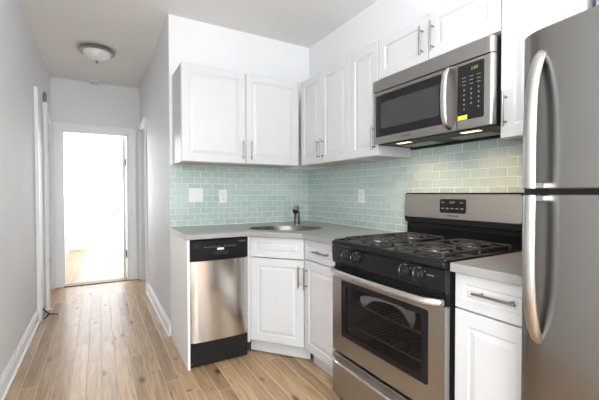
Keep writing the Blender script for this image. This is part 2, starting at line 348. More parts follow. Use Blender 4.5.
# baseboards: board with a stepped cap
def baseboard(name, axis, fixed, side, a0, a1, h=0.125):
    b = B()
    for d, z0, z1 in ((0.014, 0.001, h - 0.03), (0.010, h - 0.03, h - 0.012), (0.006, h - 0.012, h), (0.024, 0.001, 0.018)):
        lo, hi = sorted((fixed + side * 0.0005, fixed + side * d))
        if axis == 'y': box(b, lo, hi, a0, a1, z0, z1, 0.002, 1)
        else: box(b, a0, a1, lo, hi, z0, z1, 0.002, 1)
    return struct(name, b, M['trim'])
baseboard('baseboard_left', 'y', WL, 1, YF, 0.98)
baseboard('baseboard_hall_right', 'y', WK, -1, 0.003, HR0 - 0.075)
baseboard('baseboard_hall_corner', 'y', WK, -1, HR1 + 0.075, YE - 0.002, 0.12)
baseboard('baseboard_far_room', 'x', BY1, -1, BX0, BX1, 0.11)
baseboard('baseboard_right', 'y', 0.0, -1, YF, -3.25)

# door casings
def casing(name, axis, fixed, side, a0, a1, zt, w=0.07, wl=None, wr=None):
    b = B(); wl = wl or w; wr = wr or w
    def bx(u0, u1, z0, z1, d=0.018):
        lo, hi = sorted((fixed + side * 0.0005, fixed + side * d))
        if axis == 'y': box(b, lo, hi, u0, u1, z0, z1, 0.003, 1)
        else: box(b, u0, u1, lo, hi, z0, z1, 0.003, 1)
    bx(a0 - wl, a0, 0.001, zt); bx(a1, a1 + wr, 0.001, zt); bx(a0 - wl, a1 + wr, zt, zt + w)
    for u0, u1 in ((a0 - wl - 0.001, a0 - wl + 0.018), (a1 + wr - 0.018, a1 + wr + 0.0006)): bx(u0, u1, 0.0006, zt + w + 0.0007, 0.026)
    bx(a0 - wl + 0.018, a1 + wr - 0.018, zt + w - 0.018, zt + w + 0.0007, 0.0262)
    return struct(name, b, M['trim'])
casing('trim_1', 'x', YE, -1, DX0, DX1, DZ, 0.10, 0.104, 0.10)
casing('trim_2', 'y', WK, -1, HR0, HR1, 2.03, 0.07)
casing('trim_3', 'y', WL, 1, DL0, DL1, DLZ, 0.07, 0.07, 0.075)
# jamb linings of the doorway
jb = B(); box(jb, DX0, DX0 + 0.015, YE + 0.001, YE + TW, 0.012, DZ); box(jb, DX1 - 0.015, DX1, YE + 0.001, YE + TW, 0.012, DZ); box(jb, DX0 + 0.015, DX1 - 0.015, YE + 0.001, YE + TW, DZ - 0.015, DZ)
struct('trim_4', jb, M['trim'], 'white jamb lining of the hall doorway')
struct('trim_5', box(B(), DX0, DX1, YE - 0.03, YE + TW + 0.01, 0.0005, 0.012, 0.004), M['thresh'], 'dark wooden threshold of the doorway')
struct('trim_6', box(box(B(), WL + 0.0005, WL + 0.022, 1.00, 1.22, 0.001, 2.17, 0.004), WL + 0.0005, WL + 0.030, 0.999, 1.03, 0.0006, 2.1706, 0.003), M['trim'], 'tall flat white casing board on the left wall before the pipe')

def door_leaf(bm, w, h, t=0.035, panels=True):
    """six-panel leaf, x 0..w, front face at y=0, z 0..h"""
    box(bm, 0, w, 0.006, t, 0, h)
    st = 0.10 if w > 0.5 else 0.08; mid = w / 2
    xs = [(0, st), (mid - 0.04, mid + 0.04), (w - st, w)]
    zs = [(0, 0.2), (0.80, 0.93), (1.50, 1.60), (h - 0.11, h)]
    for a, b in xs: box(bm, a, b, 0, 0.0062, 0, h, 0.0015, 1)
    for z0, z1 in zs:
        for a, b in ((st, mid - 0.04), (mid + 0.04, w - st)): box(bm, a, b, 0, 0.0062, z0, z1, 0.0015, 1)
    for (z0, z1) in ((0.2, 0.80), (0.93, 1.50), (1.60, h - 0.11)):
        for a, b in ((st, mid - 0.04), (mid + 0.04, w - st)): box(bm, a + 0.02, b - 0.02, 0.002, 0.0065, z0 + 0.02, z1 - 0.02, 0.003, 1)
    return bm
def hinge(parent, loc, rz=0):
    b = B(); box(b, -0.0, 0.03, -0.003, 0, -0.045, 0.045); tube(b, [(0, -0.006, -0.047), (0, -0.006, 0.047)], 0.006, 8)
    o = obj('hinge', b, M['dark_metal'], parent, True, loc, 'dark metal hinge'); o.rotation_euler = (0, 0, rz)
def knob(parent, loc, m, s=1.0):
    b = lathe(B(), [(0, 0), (0.026 * s, 0), (0.026 * s, 0.006), (0.010 * s, 0.010), (0.010 * s, 0.03), (0.024 * s, 0.036), (0.027 * s, 0.05), (0.020 * s, 0.062), (0, 0.066)], 16, (0, 0, 0), '-y')
    return obj('door_knob', b, m, parent, True, loc)
# left hall door (closed, six panels), faces +x
d = obj('door_1', door_leaf(B(), DL1 - DL0 - 0.006, DLZ - 0.01), M['trim']); d.location = (WL - 0.02, DL0 + 0.003, 0.005); d.rotation_euler = (0, 0, PI / 2)
d['kind'] = 'structure'; d['label'] = 'closed white six-panel door in the left hall wall'
lv = B(); lathe(lv, [(0, 0), (0.026, 0), (0.026, 0.008), (0.009, 0.010), (0.009, 0.045), (0, 0.046)], 14, (0.06, 0, 0.99), '-y'); tube(lv, [(0.055, -0.045, 0.99), (0.17, -0.045, 0.985)], 0.008, 8)
obj('door_handle', lv, M['valve'], d, True, label='dark lever handle')
for z in (0.35, 1.75): hinge(d, (DL1 - DL0 - 0.012, -0.001, z), PI)
# right hall door (recessed), faces -x
d = obj('door_2', door_leaf(B(), HR1 - HR0 - 0.006, 2.02), M['trim']); d.location = (WK + 0.075, HR1 - 0.003, 0.005); d.rotation_euler = (0, 0, -PI / 2)
d['kind'] = 'structure'; d['label'] = 'recessed white door in the right wall of the hall'
knob(d, (HR1 - HR0 - 0.07, 0, 0.95), M['nickel'])
# bedroom door leaf, open into the far room along its right jamb; faces -x
d = obj('door_3', door_leaf(B(), 0.72, DZ - 0.03), M['trim']); d.location = (DX1 - 0.055, YE + TW + 0.72 + 0.01, 0.014); d.rotation_euler = (0, 0, -PI / 2)
d['kind'] = 'structure'; d['label'] = 'white door standing open into the bright far room'
knob(d, (0.06, 0, 0.91), M['nickel'])
for z in (0.345, 1.62):
    b = B(); box(b, DX1 - 0.018, DX1 - 0.0152, YE + 0.05, YE + TW, z - 0.05, z + 0.05); tube(b, [(DX1 - 0.021, YE + TW, z - 0.05), (DX1 - 0.021, YE + TW, z + 0.05)], 0.006, 8)
    for s in (-1, 0, 1): box(b, DX1 - 0.020, DX1 - 0.018, YE + 0.07, YE + 0.08, z + s * 0.03 - 0.005, z + s * 0.03 + 0.005)
    o = obj('hinge', b, M['dark_metal'], None, True); o['kind'] = 'structure'; o['label'] = 'dark door hinge on the right jamb, %s' % ('lower one' if z < 1 else 'upper one')

# ------------------------------------------------------------------ backsplash
bs = obj('backsplash', box(B(), WK, -0.0085, -0.008, -0.0005, 0.9145, 1.423), M['tile_x'])
tag(bs, 'pale green glass subway tiles on the back wall above the grey counter', 'backsplash', 'green glass tile backsplash')
b = B(); box(b, -0.008, -0.0005, -2.43, -0.0005, 0.9145, 1.423); box(b, -0.008, -0.0005, -2.104, -1.337, 1.4232, 1.486)
bs2 = obj('backsplash', b, M['tile_y'])
tag(bs2, 'pale green glass subway tiles on the side wall behind the range', 'backsplash', 'green glass tile backsplash')
obj('caulk_line', box(B(), WK, -0.009, -0.013, -0.0085, 0.9145, 0.9205), M['caulk'], bs)
obj('caulk_line', box(B(), -0.013, -0.0085, -1.33, -0.014, 0.9145, 0.9205), M['caulk'], bs2)

# ------------------------------------------------------------------ cabinets
def raised(bm, x0, x1, z0, z1, t=0.019, stile=0.055, y=0.0):
    """thermofoil door slab with a routed raised panel, front at y, back at y + t"""
    def ring(i, yy): return [bm.verts.new(p) for p in ((x0 + i, yy, z0 + i), (x1 - i, yy, z0 + i), (x1 - i, yy, z1 - i), (x0 + i, yy, z1 - i))]
    e = 0.003
    seq = [(0, y + t), (0, y + e), (e * 0.35, y + e * 0.3), (e, y), (stile, y), (stile + 0.004, y + 0.005), (stile + 0.009, y + 0.0055), (stile + 0.028, y + 0.001), (stile + 0.030, y + 0.0005)]
    w = min(x1 - x0, z1 - z0)
    rs = [ring(min(i, w / 2 - 0.012), yy) for i, yy in seq]
    bm.faces.new(rs[0][::-1])
    for a, b in zip(rs, rs[1:]):
        for k in range(4): bm.faces.new((a[k], a[(k + 1) % 4], b[(k + 1) % 4], b[k]))
    bm.faces.new(rs[-1]); return bm
def bar_pull(parent, x, z, length, vertical=True, y=0.0):
    b = B(); off = y - 0.032; L = length / 2; e = 0.022
    if vertical:
        tube(b, [(x, off, z - L), (x, off, z + L)], 0.0055, 10)
        for s in (-1, 1): tube(b, [(x, y, z + s * (L - e)), (x, off, z + s * (L - e))], 0.0045, 8)
    else:
        tube(b, [(x - L, off, z), (x + L, off, z)], 0.0055, 10)
        for s in (-1, 1): tube(b, [(x + s * (L - e), y, z), (x + s * (L - e), off, z)], 0.0045, 8)
    return obj('handle', b, M['nickel'], parent, True, label='brushed nickel bar handle')
def front(parent, name, x0, x1, z0, z1, handle=None, stile=0.055):
    d = obj(name, raised(B(), x0, x1, z0, z1, stile=stile), M['cab'], parent)
    if handle: bar_pull(d, *handle)
    return d
def upper(label, loc, rz, w, z0, z1, depth, doors, group='white wall cabinets', ext=None):
    t = thing('wall_cabinet', label, 'cabinet', loc, rz, group)
    b = B(); T = 0.016; D0 = 0.0205; D1 = depth
    box(b, 0, T, D0, D1, z0, z1); box(b, w - T, w, D0, D1, z0, z1); box(b, T, w - T, D0, D1, z1 - T, z1)
    box(b, T, w - T, D1 - 0.006, D1, z0, z1 - T); box(b, T, w - T, D0, D0 + T, z0, z0 + 0.03)
    obj('carcass', b, M['cab'], t)
    obj('bottom_panel', box(B(), T, w - T, D0 + T, D1 - 0.006, z0 + 0.004, z0 + 0.018), M['cab_in'], t, label='beige unpainted underside')
    for (x0, x1, h) in doors: front(t, 'door', x0, x1, z0 + 0.002, z1 - 0.002, h)
    return t
ZB, ZT = 1.424, 2.143
UX, UY = 0.3126, 0.3542
# back wall pair; local origin at the left front corner
upper('white two-door wall cabinet on the back wall above the dishwasher', (-1.3100, -UY, 0), 0, 0.995, ZB, ZT, UY - 0.001,
      [(0.002, 0.498, (0.470, ZB + 0.107, 0.150)), (0.502, 0.985, (0.537, ZB + 0.107, 0.150))])
# side wall corner pair
def uloc(y): return (-UX, y, 0)
upper('white two-door wall cabinet on the side wall, in the corner', uloc(-UY - 0.003), RW, 0.690, ZB, ZT, UX - 0.001,
      [(0.02, 0.331, (0.302, ZB + 0.112, 0.155)), (0.335, 0.688, (0.365, ZB + 0.112, 0.155))])
upper('narrow white one-door wall cabinet left of the microwave', uloc(-1.0475), RW, 0.286, ZB, ZT, UX - 0.001,
      [(0.002, 0.284, (0.262, ZB + 0.112, 0.155))])
upper('short white two-door wall cabinet directly above the microwave', uloc(-1.3350), RW, 0.768, 1.892, ZT, UX - 0.001,
      [(0.002, 0.382, (0.350, 2.003, 0.150)), (0.386, 0.766, (0.418, 2.003, 0.150))])
upper('white one-door wall cabinet between the microwave and the refrigerator', uloc(-2.1045), RW, 0.300, ZB, ZT, UX - 0.001,
      [(0.002, 0.298, (0.028, ZB + 0.122, 0.150))])

# base units -------------------------------------------------------
ZC0, ZC1 = 0.879, 0.914
endp = obj('end_panel', box(B(), WK, WK + 0.016, -0.622, -0.001, 0.001, ZC0 - 0.001, 0.001, 1), M['trim'])
tag(endp, 'tall plain white end panel left of the dishwasher', 'panel')
# corner sink cabinet: pentagon plan with a diagonal face
Pa, Pb = Vector((-0.884, -0.618)), Vector((-0.618, -0.938))
dv = (Pb - Pa); dl = dv.length; ang = math.atan2(dv.y, dv.x)
t = thing('corner_sink_cabinet', 'white corner sink cabinet with a diagonal front under the sink', 'cabinet', (Pa.x, Pa.y, 0), 0, 'white base cabinets')
TC = t
inv = Matrix.Rotation(-ang, 2)
def L2(x, y): v = inv @ (Vector((x, y)) - Pa); return (v.x, v.y)
nrm = Vector((-dv.y, dv.x)).normalized() * 0.0205
pts = [L2(-0.884, -0.006), L2(-0.884, Pa.y + 0.012), (0.012, 0.0205), (dl - 0.012, 0.0205), L2(Pb.x + 0.012, -0.938), L2(-0.006, -0.938), L2(-0.006, -0.006)]
# open-topped carcass: floor, and walls as thin prisms so the bowl has room
b = B(); prism(b, pts, 0.115, 0.131)
ww = 0.016
for i in range(len(pts)):
    p, q = Vector(pts[i]), Vector(pts[(i + 1) % len(pts)]); e = (q - p).normalized(); nn = Vector((-e.y, e.x))
    cc = Vector((sum(a for a, _ in pts) / 7, sum(c for _, c in pts) / 7))
    if nn.dot(cc - p) < 0: nn = -nn
    prism(b, [tuple(p), tuple(q), tuple(q + nn * ww), tuple(p + nn * ww)], 0.131, 0.72 if 2 <= i <= 2 else ZC0 - 0.001)
obj('carcass', b, M['cab'], t)
obj('kick_board', box(B(), -0.035, dl + 0.020, 0.070, 0.086, 0.010, 0.114), M['cab'], t)
front(t, 'false_drawer_front', 0.004, dl - 0.003, 0.728, ZC0 - 0.006, None, 0.038)
front(t, 'door', 0.004, dl - 0.003, 0.118, 0.722, (dl - 0.033, 0.612, 0.150))
for ch in TC.children: ch.rotation_euler = (0, 0, ang)
# filler strip between dishwasher and corner cabinet
o = obj('filler_strip', box(B(), -0.9035, -0.8855, -0.616, -0.590, 0.10, ZC0 - 0.001, 0.001, 1), M['cab']); tag(o, 'narrow white filler strip right of the dishwasher', 'filler strip')

def base_unit(name, label, y0, w, drawer_h, door_h, lz0=0.118):
    t = thing(name, label, 'cabinet', (-0.619, y0, 0), RW, 'white base cabinets')
    b = B(); T = 0.016; D0 = 0.0205; D1 = 0.609
    box(b, 0, T, D0, D1, 0.10, ZC0 - 0.001); box(b, w - T, w, D0, D1, 0.10, ZC0 - 0.001); box(b, T, w - T, D0, D1, 0.10, 0.116)
    box(b, T, w - T, D1 - 0.006, D1, 0.116, ZC0 - 0.001); box(b, T, w - T, D0, D0 + T, 0.722, 0.738); box(b, T, w - T, D0, D1 - 0.006, ZC0 - 0.017, ZC0 - 0.001)
    obj('carcass', b, M['cab'], t)
    obj('kick_board', box(B(), 0, w, 0.075, 0.09, 0.001, 0.099), M['cab'], t)
    front(t, 'drawer', 0.003, w - 0.003, 0.738, ZC0 - 0.004, drawer_h, 0.038)
    front(t, 'door', 0.003, w - 0.003, lz0, 0.732, door_h)
    return t
base_unit('base_cabinet', 'white base cabinet with drawer, between the corner sink and the range', -0.9405, 0.392, (0.235, 0.808, 0.16, False), (0.045, 0.612, 0.150))
base_unit('base_cabinet', 'white base cabinet with drawer, between the range and the refrigerator', -2.108, 0.300, (0.172, 0.815, 0.155, False), None)

# countertops ------------------------------------------------------
sink_pts = [(-0.835, -0.487), (-0.80, -0.425), (-0.70, -0.385), (-0.575, -0.385), (-0.45, -0.43), (-0.365, -0.52), (-0.318, -0.62), (-0.322, -0.71), (-0.37, -0.765), (-0.45, -0.79), (-0.56, -0.785), (-0.66, -0.735), (-0.755, -0.625), (-0.815, -0.56)]
def smoothloop(p, n=4):
    out = []
    for i in range(len(p)):
        a, b_, c, d_ = (Vector(p[(i + k - 1) % len(p)]) for k in range(4))
        for k in range(n):
            s = k / n
            out.append(tuple(0.5 * ((2 * b_) + (c - a) * s + (2 * a - 5 * b_ + 4 * c - d_) * s * s + (3 * b_ - a - 3 * c + d_) * s ** 3)))
    return out
sl = smoothloop(sink_pts)
ct = prism(B(), [(-0.001, -0.001), (-1.345, -0.001), (-1.345, -0.645), (-0.910, -0.645), (-0.645, -0.965), (-0.645, -1.334), (-0.001, -1.334)], ZC0, ZC1, [sl])
o = obj('countertop', ct, M['counter']); bv = o.modifiers.new('b', 'BEVEL'); bv.width = 0.003; bv.segments = 2; bv.limit_method = 'ANGLE'
tag(o, 'long grey L-shaped countertop with the corner sink cut into it', 'countertop', 'grey countertops')
o = obj('countertop', box(B(), -0.645, -0.001, -2.417, -2.106, ZC0, ZC1, 0.003), M['counter']); tag(o, 'short grey countertop between the range and the refrigerator', 'countertop', 'grey countertops')

# sink: bowl hung under the counter
b = B(); cx = sum(p[0] for p in sl) / len(sl); cy = sum(p[1] for p in sl) / len(sl)
def sring(s, z): return [b.verts.new((cx + (x - cx) * s, cy + (y - cy) * s, z)) for x, y in sl]
rs = [sring(1.035, ZC1 + 0.0006), sring(1.03, ZC1 + 0.0022), sring(1.0, ZC1 + 0.0024), sring(0.988, ZC1 - 0.003), sring(0.975, ZC0 - 0.012), sring(0.93, ZC0 - 0.14), sring(0.86, ZC0 - 0.165), sring(0.12, ZC0 - 0.172)]
for a, c in zip(rs, rs[1:]):
    for k in range(len(sl)): b.faces.new((a[k], a[(k + 1) % len(sl)], c[(k + 1) % len(sl)], c[k]))
b.faces.new(rs[-1])
t = thing('kitchen_sink', 'D-shaped stainless sink set into the grey counter at the corner', 'sink', (0, 0, 0))
o = obj('bowl', b, M['sink'], t, True); so = o.modifiers.new('s', 'SOLIDIFY'); so.thickness = 0.0008; so.offset = -1
obj('drain', lathe(B(), [(0, 0.003), (0.02, 0.004), (0.040, 0.005), (0.044, 0.001), (0, 0.0)], 20, (cx, cy, ZC0 - 0.170)), M['nickel'], t, True)
# faucet: column with rounded head leaning to the bowl
t = thing('faucet', 'brushed nickel faucet with a round head behind the corner sink', 'faucet', (-0.355, -0.375, ZC1), 0)
obj('base', lathe(B(), [(0, 0), (0.028, 0), (0.028, 0.006), (0.023, 0.012), (0, 0.012)], 20), M['nickel'], t, True)
obj('body', lathe(B(), [(0, 0.012), (0.025, 0.012), (0.025, 0.09), (0.0255, 0.094), (0.0255, 0.116), (0.020, 0.121), (0, 0.121)], 20), M['faucet'], t, True)
sp = B(); dd = Vector((-0.66, -0.75, 0)).normalized()
path = [Vector((0, 0, 0.119)), Vector((0, 0, 0.134)) + dd * 0.004, Vector((0, 0, 0.144)) + dd * 0.016, Vector((0, 0, 0.146)) + dd * 0.032, Vector((0, 0, 0.139)) + dd * 0.048, Vector((0, 0, 0.124)) + dd * 0.058]
tube(sp, path, [0.019, 0.023, 0.026, 0.027, 0.027, 0.0265], 18); o = obj('spout', sp, M['chrome'], t, True)
e = path[-1]; dn = (path[-1] - path[-2]).normalized()
obj('spray_face', tube(B(), [e + dn * 0.0003, e + dn * 0.008, e + dn * 0.016], [0.0265, 0.0255, 0.021], 18), M['black_matte'], o, True, label='black spray face')

# ------------------------------------------------------------------ dishwasher
t = thing('dishwasher', 'narrow stainless dishwasher with black control panel under the counter', 'dishwasher', (-1.3155, -0.622, 0), 0)
DWW = 0.409
obj('body', box(B(), 0.003, DWW - 0.003, 0.025, 0.60, 0.02, 0.862), M['black_matte'], t)
cp = obj('control_panel', plate(B(), 0, DWW, 0.733, 0.868, -0.002, 0.024, 0.004, 0.002), M['black'], t, label='black control panel')
b = B()       # recessed pocket handle as a real frame
plate(b, 0.155, 0.262, 0.764, 0.790, -0.0045, -0.0021, 0.004, 0.001); obj('pocket_handle', b, M['black_matte'], cp)
obj('label', box(B(), 0.185, 0.232, -0.0028, -0.0021, 0.797, 0.811), M['print_white'], cp, label='white rectangular sticker')
b = B(); plate(b, 0.03, 0.062, 0.815, 0.838, -0.0035, -0.0021, 0.002); obj('button', b, M['black_matte'], cp)
b = B()
for i in range(15):
    if i == 8: continue
    x = 0.095 + i * 0.0155; box(b, x, x + 0.009, -0.0027, -0.0021, 0.816 + 0.003 * (i % 3 == 0), 0.8195 + 0.003 * (i % 3 == 0))
for i in range(7):
    x = 0.10 + i * 0.034; box(b, x, x + 0.003, -0.0027, -0.0021, 0.827, 0.830)
obj('control_marks', b, M['print'], cp)
text('logo', 'FRIGIDAIRE', 0.011, (0.366, -0.0021, 0.848), M['print'], cp)
# door: gently bowed stainless sheet
b = B(); N = 16; vs = []
for i in range(N + 1):
    x = DWW * i / N; s = 2 * i / N - 1; y = -0.004 - 0.010 * (1 - abs(s) ** 2.6)
    if i in (0, N): y = 0.004
    vs.append((b.verts.new((x, y, 0.178)), b.verts.new((x, y, 0.728)), b.verts.new((x, 0.024, 0.178)), b.verts.new((x, 0.024, 0.728))))
for p, q in zip(vs, vs[1:]):
    b.faces.new((p[0], q[0], q[1], p[1])); b.faces.new((p[2], p[3], q[3], q[2])); b.faces.new((p[1], q[1], q[3], p[3])); b.faces.new((p[0], p[2], q[2], q[0]))
b.faces.new((vs[0][0], vs[0][1], vs[0][3], vs[0][2])); b.faces.new((vs[-1][0], vs[-1][2], vs[-1][3], vs[-1][1]))
obj('door', b, M['steel_v'], t, True)
kp = obj('kick_plate', box(B(), 0.002, DWW - 0.002, 0.012, 0.024, 0.008, 0.172, 0.002), M['black_matte'], t, label='black kick plate')
obj('screw', lathe(B(), [(0, 0), (0.004, 0), (0.003, 0.002), (0, 0.002)], 8, (0.012, 0.012, 0.03), '-y'), M['nickel'], kp)

# ------------------------------------------------------------------ gas range
RY0 = -1.3385
t = thing('gas_range', 'black and stainless gas range between the two counters', 'range', (-0.66, RY0, 0), RW)
RWD = 0.762
def P(name, bm, m, par=None, sm=False, label=None): return obj(name, bm, m, par or t, sm, None, label)
# body: side walls, back and bottom around an open oven cavity
b = B(); box(b, 0.002, 0.05, 0.03, 0.645, 0.03, 0.885); box(b, RWD - 0.05, RWD - 0.002, 0.03, 0.645, 0.03, 0.885); box(b, 0.05, RWD - 0.05, 0.60, 0.645, 0.03, 0.885)
box(b, 0.05, RWD - 0.05, 0.03, 0.60, 0.74, 0.885); box(b, 0.05, RWD - 0.05, 0.03, 0.60, 0.03, 0.30)
P('body', b, M['black'])
P('oven_liner', box(box(box(B(), 0.051, 0.055, 0.05, 0.598, 0.301, 0.739), RWD - 0.055, RWD - 0.051, 0.05, 0.598, 0.301, 0.739), 0.056, RWD - 0.056, 0.590, 0.598, 0.301, 0.739), M['oven_in'])
for z in (0.43, 0.56):
    b = B(); tube(b, [(0.06, 0.07, z), (RWD - 0.06, 0.07, z)], 0.004, 6); tube(b, [(0.06, 0.57, z), (RWD - 0.06, 0.57, z)], 0.004, 6); tube(b, [(0.06, 0.32, z - 0.004), (RWD - 0.06, 0.32, z - 0.004)], 0.003, 6)
    for i in range(20): x = 0.075 + i * (RWD - 0.15) / 19; tube(b, [(x, 0.07, z), (x, 0.57, z)], 0.0022, 5)
    P('oven_rack', b, M['rack'])
# front: control panel, vent, door, drawer
b = B(); prof = [(0.03, 0.788), (0.0, 0.790), (-0.004, 0.800), (-0.008, 0.878), (-0.010, 0.885), (0.03, 0.885)]
va = [b.verts.new((0.001, y, z)) for y, z in prof]; vb = [b.verts.new((RWD - 0.001, y, z)) for y, z in prof]
b.faces.new(va); b.faces.new(vb[::-1])
for k in range(len(prof)): b.faces.new((va[k], vb[k], vb[(k + 1) % 6], va[(k + 1) % 6]))
cpn = P('control_panel', b, M['black'], label='black front panel')
for x in (0.142, 0.222, 0.560, 0.638):
    kb = lathe(B(), [(0, 0), (0.024, 0), (0.024, 0.008), (0.019, 0.012), (0.0175, 0.028), (0.015, 0.031), (0, 0.031)], 20, (x, -0.0065, 0.842), '-y'); box(kb, x - 0.005, x + 0.005, -0.046, -0.036, 0.822, 0.862, 0.002)
    k = obj('knob', kb, M['black_matte'], cpn, True, label='black burner knob')
    obj('knob_mark', box(B(), x - 0.001, x + 0.001, -0.0466, -0.046, 0.846, 0.860), M['print_white'], k)
b = B()
for x in (0.142, 0.222, 0.560, 0.638):
    for dx, dz in ((-0.026, 0.022), (-0.034, 0.012), (0.028, 0.018)): box(b, x + dx - 0.003, x + dx + 0.003, -0.009, -0.0055, 0.842 + dz, 0.845 + dz)
    box(b, x - 0.008, x + 0.008, -0.009, -0.0055, 0.871, 0.874)
for dx in (0.040, 0.052, 0.064): box(b, 0.638 + dx, 0.638 + dx + 0.008, -0.0085, -0.005, 0.848, 0.853)
obj('dial_marks', b, M['print'], cpn)
b = B(); box(b, 0.004, RWD - 0.004, 0.012, 0.03, 0.742, 0.787)
for i in range(4): box(b, 0.02, RWD - 0.02, 0.0, 0.012, 0.7465 + i * 0.0105, 0.7505 + i * 0.0105, 0.001, 1)
P('vent_grille', b, M['black_matte'])
# oven door: steel frame with window
b = B(); z0, z1 = 0.286, 0.738; wx0, wx1, wz0, wz1 = 0.082, 0.680, 0.385, 0.702
hole = rrect(wx1 - wx0, wz1 - wz0, 0.012, 4, (wx0 + wx1) / 2, (wz0 + wz1) / 2)
prism(b, rrect(RWD - 0.004, z1 - z0, 0.008, 3, RWD / 2, (z0 + z1) / 2), -0.03, 0.0, [hole])
for v in b.verts: v.co = Vector((v.co.x, -v.co.z - 0.002, v.co.y))
dr = P('oven_door', b, M['steel'], label='stainless door frame')
b = B(); prism(b, rrect(wx1 - wx0 - 0.001, wz1 - wz0 - 0.001, 0.012, 4, (wx0 + wx1) / 2, (wz0 + wz1) / 2), -0.02, -0.001, [rrect(wx1 - wx0 - 0.075, wz1 - wz0 - 0.055, 0.02, 4, (wx0 + wx1) / 2, (wz0 + wz1) / 2)])
for v in b.verts: v.co = Vector((v.co.x, -v.co.z - 0.001, v.co.y))
obj('window_surround', b, M['black'], dr)
obj('oven_window', box(B(), wx0 + 0.02, wx1 - 0.02, 0.004, 0.008, wz0 + 0.015, wz1 - 0.015), M['oven_glass'], dr, label='dark see-through oven glass')
def bowed(x0, x1, yb, out, z, n=18, bow=0.0):
    pts = [(x0, yb, z)]
    for i in range(n + 1):
        s = i / n; a = min(1.0, min(s, 1 - s) / 0.07); a = math.sin(a * PI / 2)
        pts.append((x0 + 0.004 + (x1 - x0 - 0.008) * s, yb - out * (0.35 + 0.65 * a) - bow * math.sin(PI * s), z))
    pts.append((x1, yb, z)); return pts
obj('handle', tube(B(), bowed(0.022, 0.744, -0.002, 0.042, 0.753, bow=0.014), 0.017, 14, 0.017, up=(0, 0, 1)), M['steel_light'], dr, True, label='thick stainless bar handle')
dw = P('drawer', plate(B(), 0.002, RWD - 0.002, 0.034, 0.270, -0.004, 0.028, 0.008, 0.002), M['steel'])
obj('handle', tube(B(), bowed(0.03, RWD - 0.03, -0.004, 0.022, 0.240, bow=0.004), 0.013, 12, 0.009, up=(0, 0, 1)), M['steel_light'], dw, True, label='thin stainless drawer handle')
for x in (0.04, RWD - 0.04):
    for y in (0.08, 0.58): P('foot', lathe(B(), [(0, 0.001), (0.02, 0.001), (0.02, 0.012), (0.010, 0.015), (0.010, 0.03), (0, 0.03)], 12, (x, y, 0)), M['black_matte'], sm=True)
# cooktop: tray with rounded front
b = B(); box(b, 0.0, RWD, -0.012, 0.60, 0.886, 0.916, 0.009, 3)
ck = P('cooktop', b, M['black'], sm=True)
b = B(); tube(b, [(0.012, 0.58, 0.916), (0.012, 0.03, 0.916), (0.016, 0.008, 0.916), (0.03, -0.001, 0.916), (RWD - 0.03, -0.001, 0.916), (RWD - 0.016, 0.008, 0.916), (RWD - 0.012, 0.03, 0.916), (RWD - 0.012, 0.58, 0.916)], 0.011, 10, 0.007, up=(0, 0, 1)); obj('raised_rim', b, M['black'], ck, True)
for i, (bx_, by_, r) in enumerate(((0.19, 0.165, 0.048), (0.19, 0.43, 0.040), (0.572, 0.165, 0.050), (0.572, 0.43, 0.036))):
    bb = obj('burner', lathe(B(), [(0, 0.001), (r + 0.016, 0.001), (r + 0.014, 0.004), (r, 0.006), (r, 0.014), (r * 0.92, 0.016), (0, 0.016)], 28, (bx_, by_, 0.9162)), M['burner'], ck, True, label='silver gas burner base')
    obj('burner_cap', lathe(B(), [(0, 0.0162), (r * 0.80, 0.0162), (r * 0.82, 0.020), (r * 0.74, 0.0235), (0, 0.0245)], 28, (bx_, by_, 0.9162)), M['iron'], bb, True)
def arc_bar(b, pts, w=0.005, h=0.005): tube(b, pts, w, 6, h, up=(0, 0, 1))
for gx in (0.19, 0.572):                    # two cast-iron grates, each over a front and a rear burner
    b = B(); zt = 0.941; x0, x1, y0, y1 = gx - 0.135, gx + 0.135, 0.055, 0.545
    for yy in (y0, (y0 + y1) / 2, y1): arc_bar(b, [(x0, yy, zt - 0.008), (x1, yy, zt - 0.008)])
    for xx in (x0, x1): arc_bar(b, [(xx, y0, zt - 0.008), (xx, y1, zt - 0.008)])
    for xx in (x0, x1):
        for yy in (y0, (y0 + y1) / 2, y1): tube(b, [(xx, yy, 0.9166), (xx, yy, zt - 0.008)], [0.009, 0.007], 6)
    for by_ in (0.165, 0.43):
        for dx, dy, far in ((1, 0, 0.135), (-1, 0, 0.135), (0, 1, 0.115 if by_ > 0.3 else 0.132), (0, -1, 0.11 if by_ < 0.3 else 0.13)):
            arc_bar(b, [(gx + dx * 0.030, by_ + dy * 0.030, zt + 0.004), (gx + dx * 0.055, by_ + dy * 0.055, zt + 0.004), (gx + dx * far, by_ + dy * far, zt - 0.008)])
        n = 24
        ring = [(gx + 0.088 * math.cos(2 * PI * k / n), by_ + 0.088 * math.sin(2 * PI * k / n), zt - 0.002) for k in range(n + 1)]
        arc_bar(b, ring)
    obj('grate', b, M['iron'], ck, True, label='black cast-iron grate')
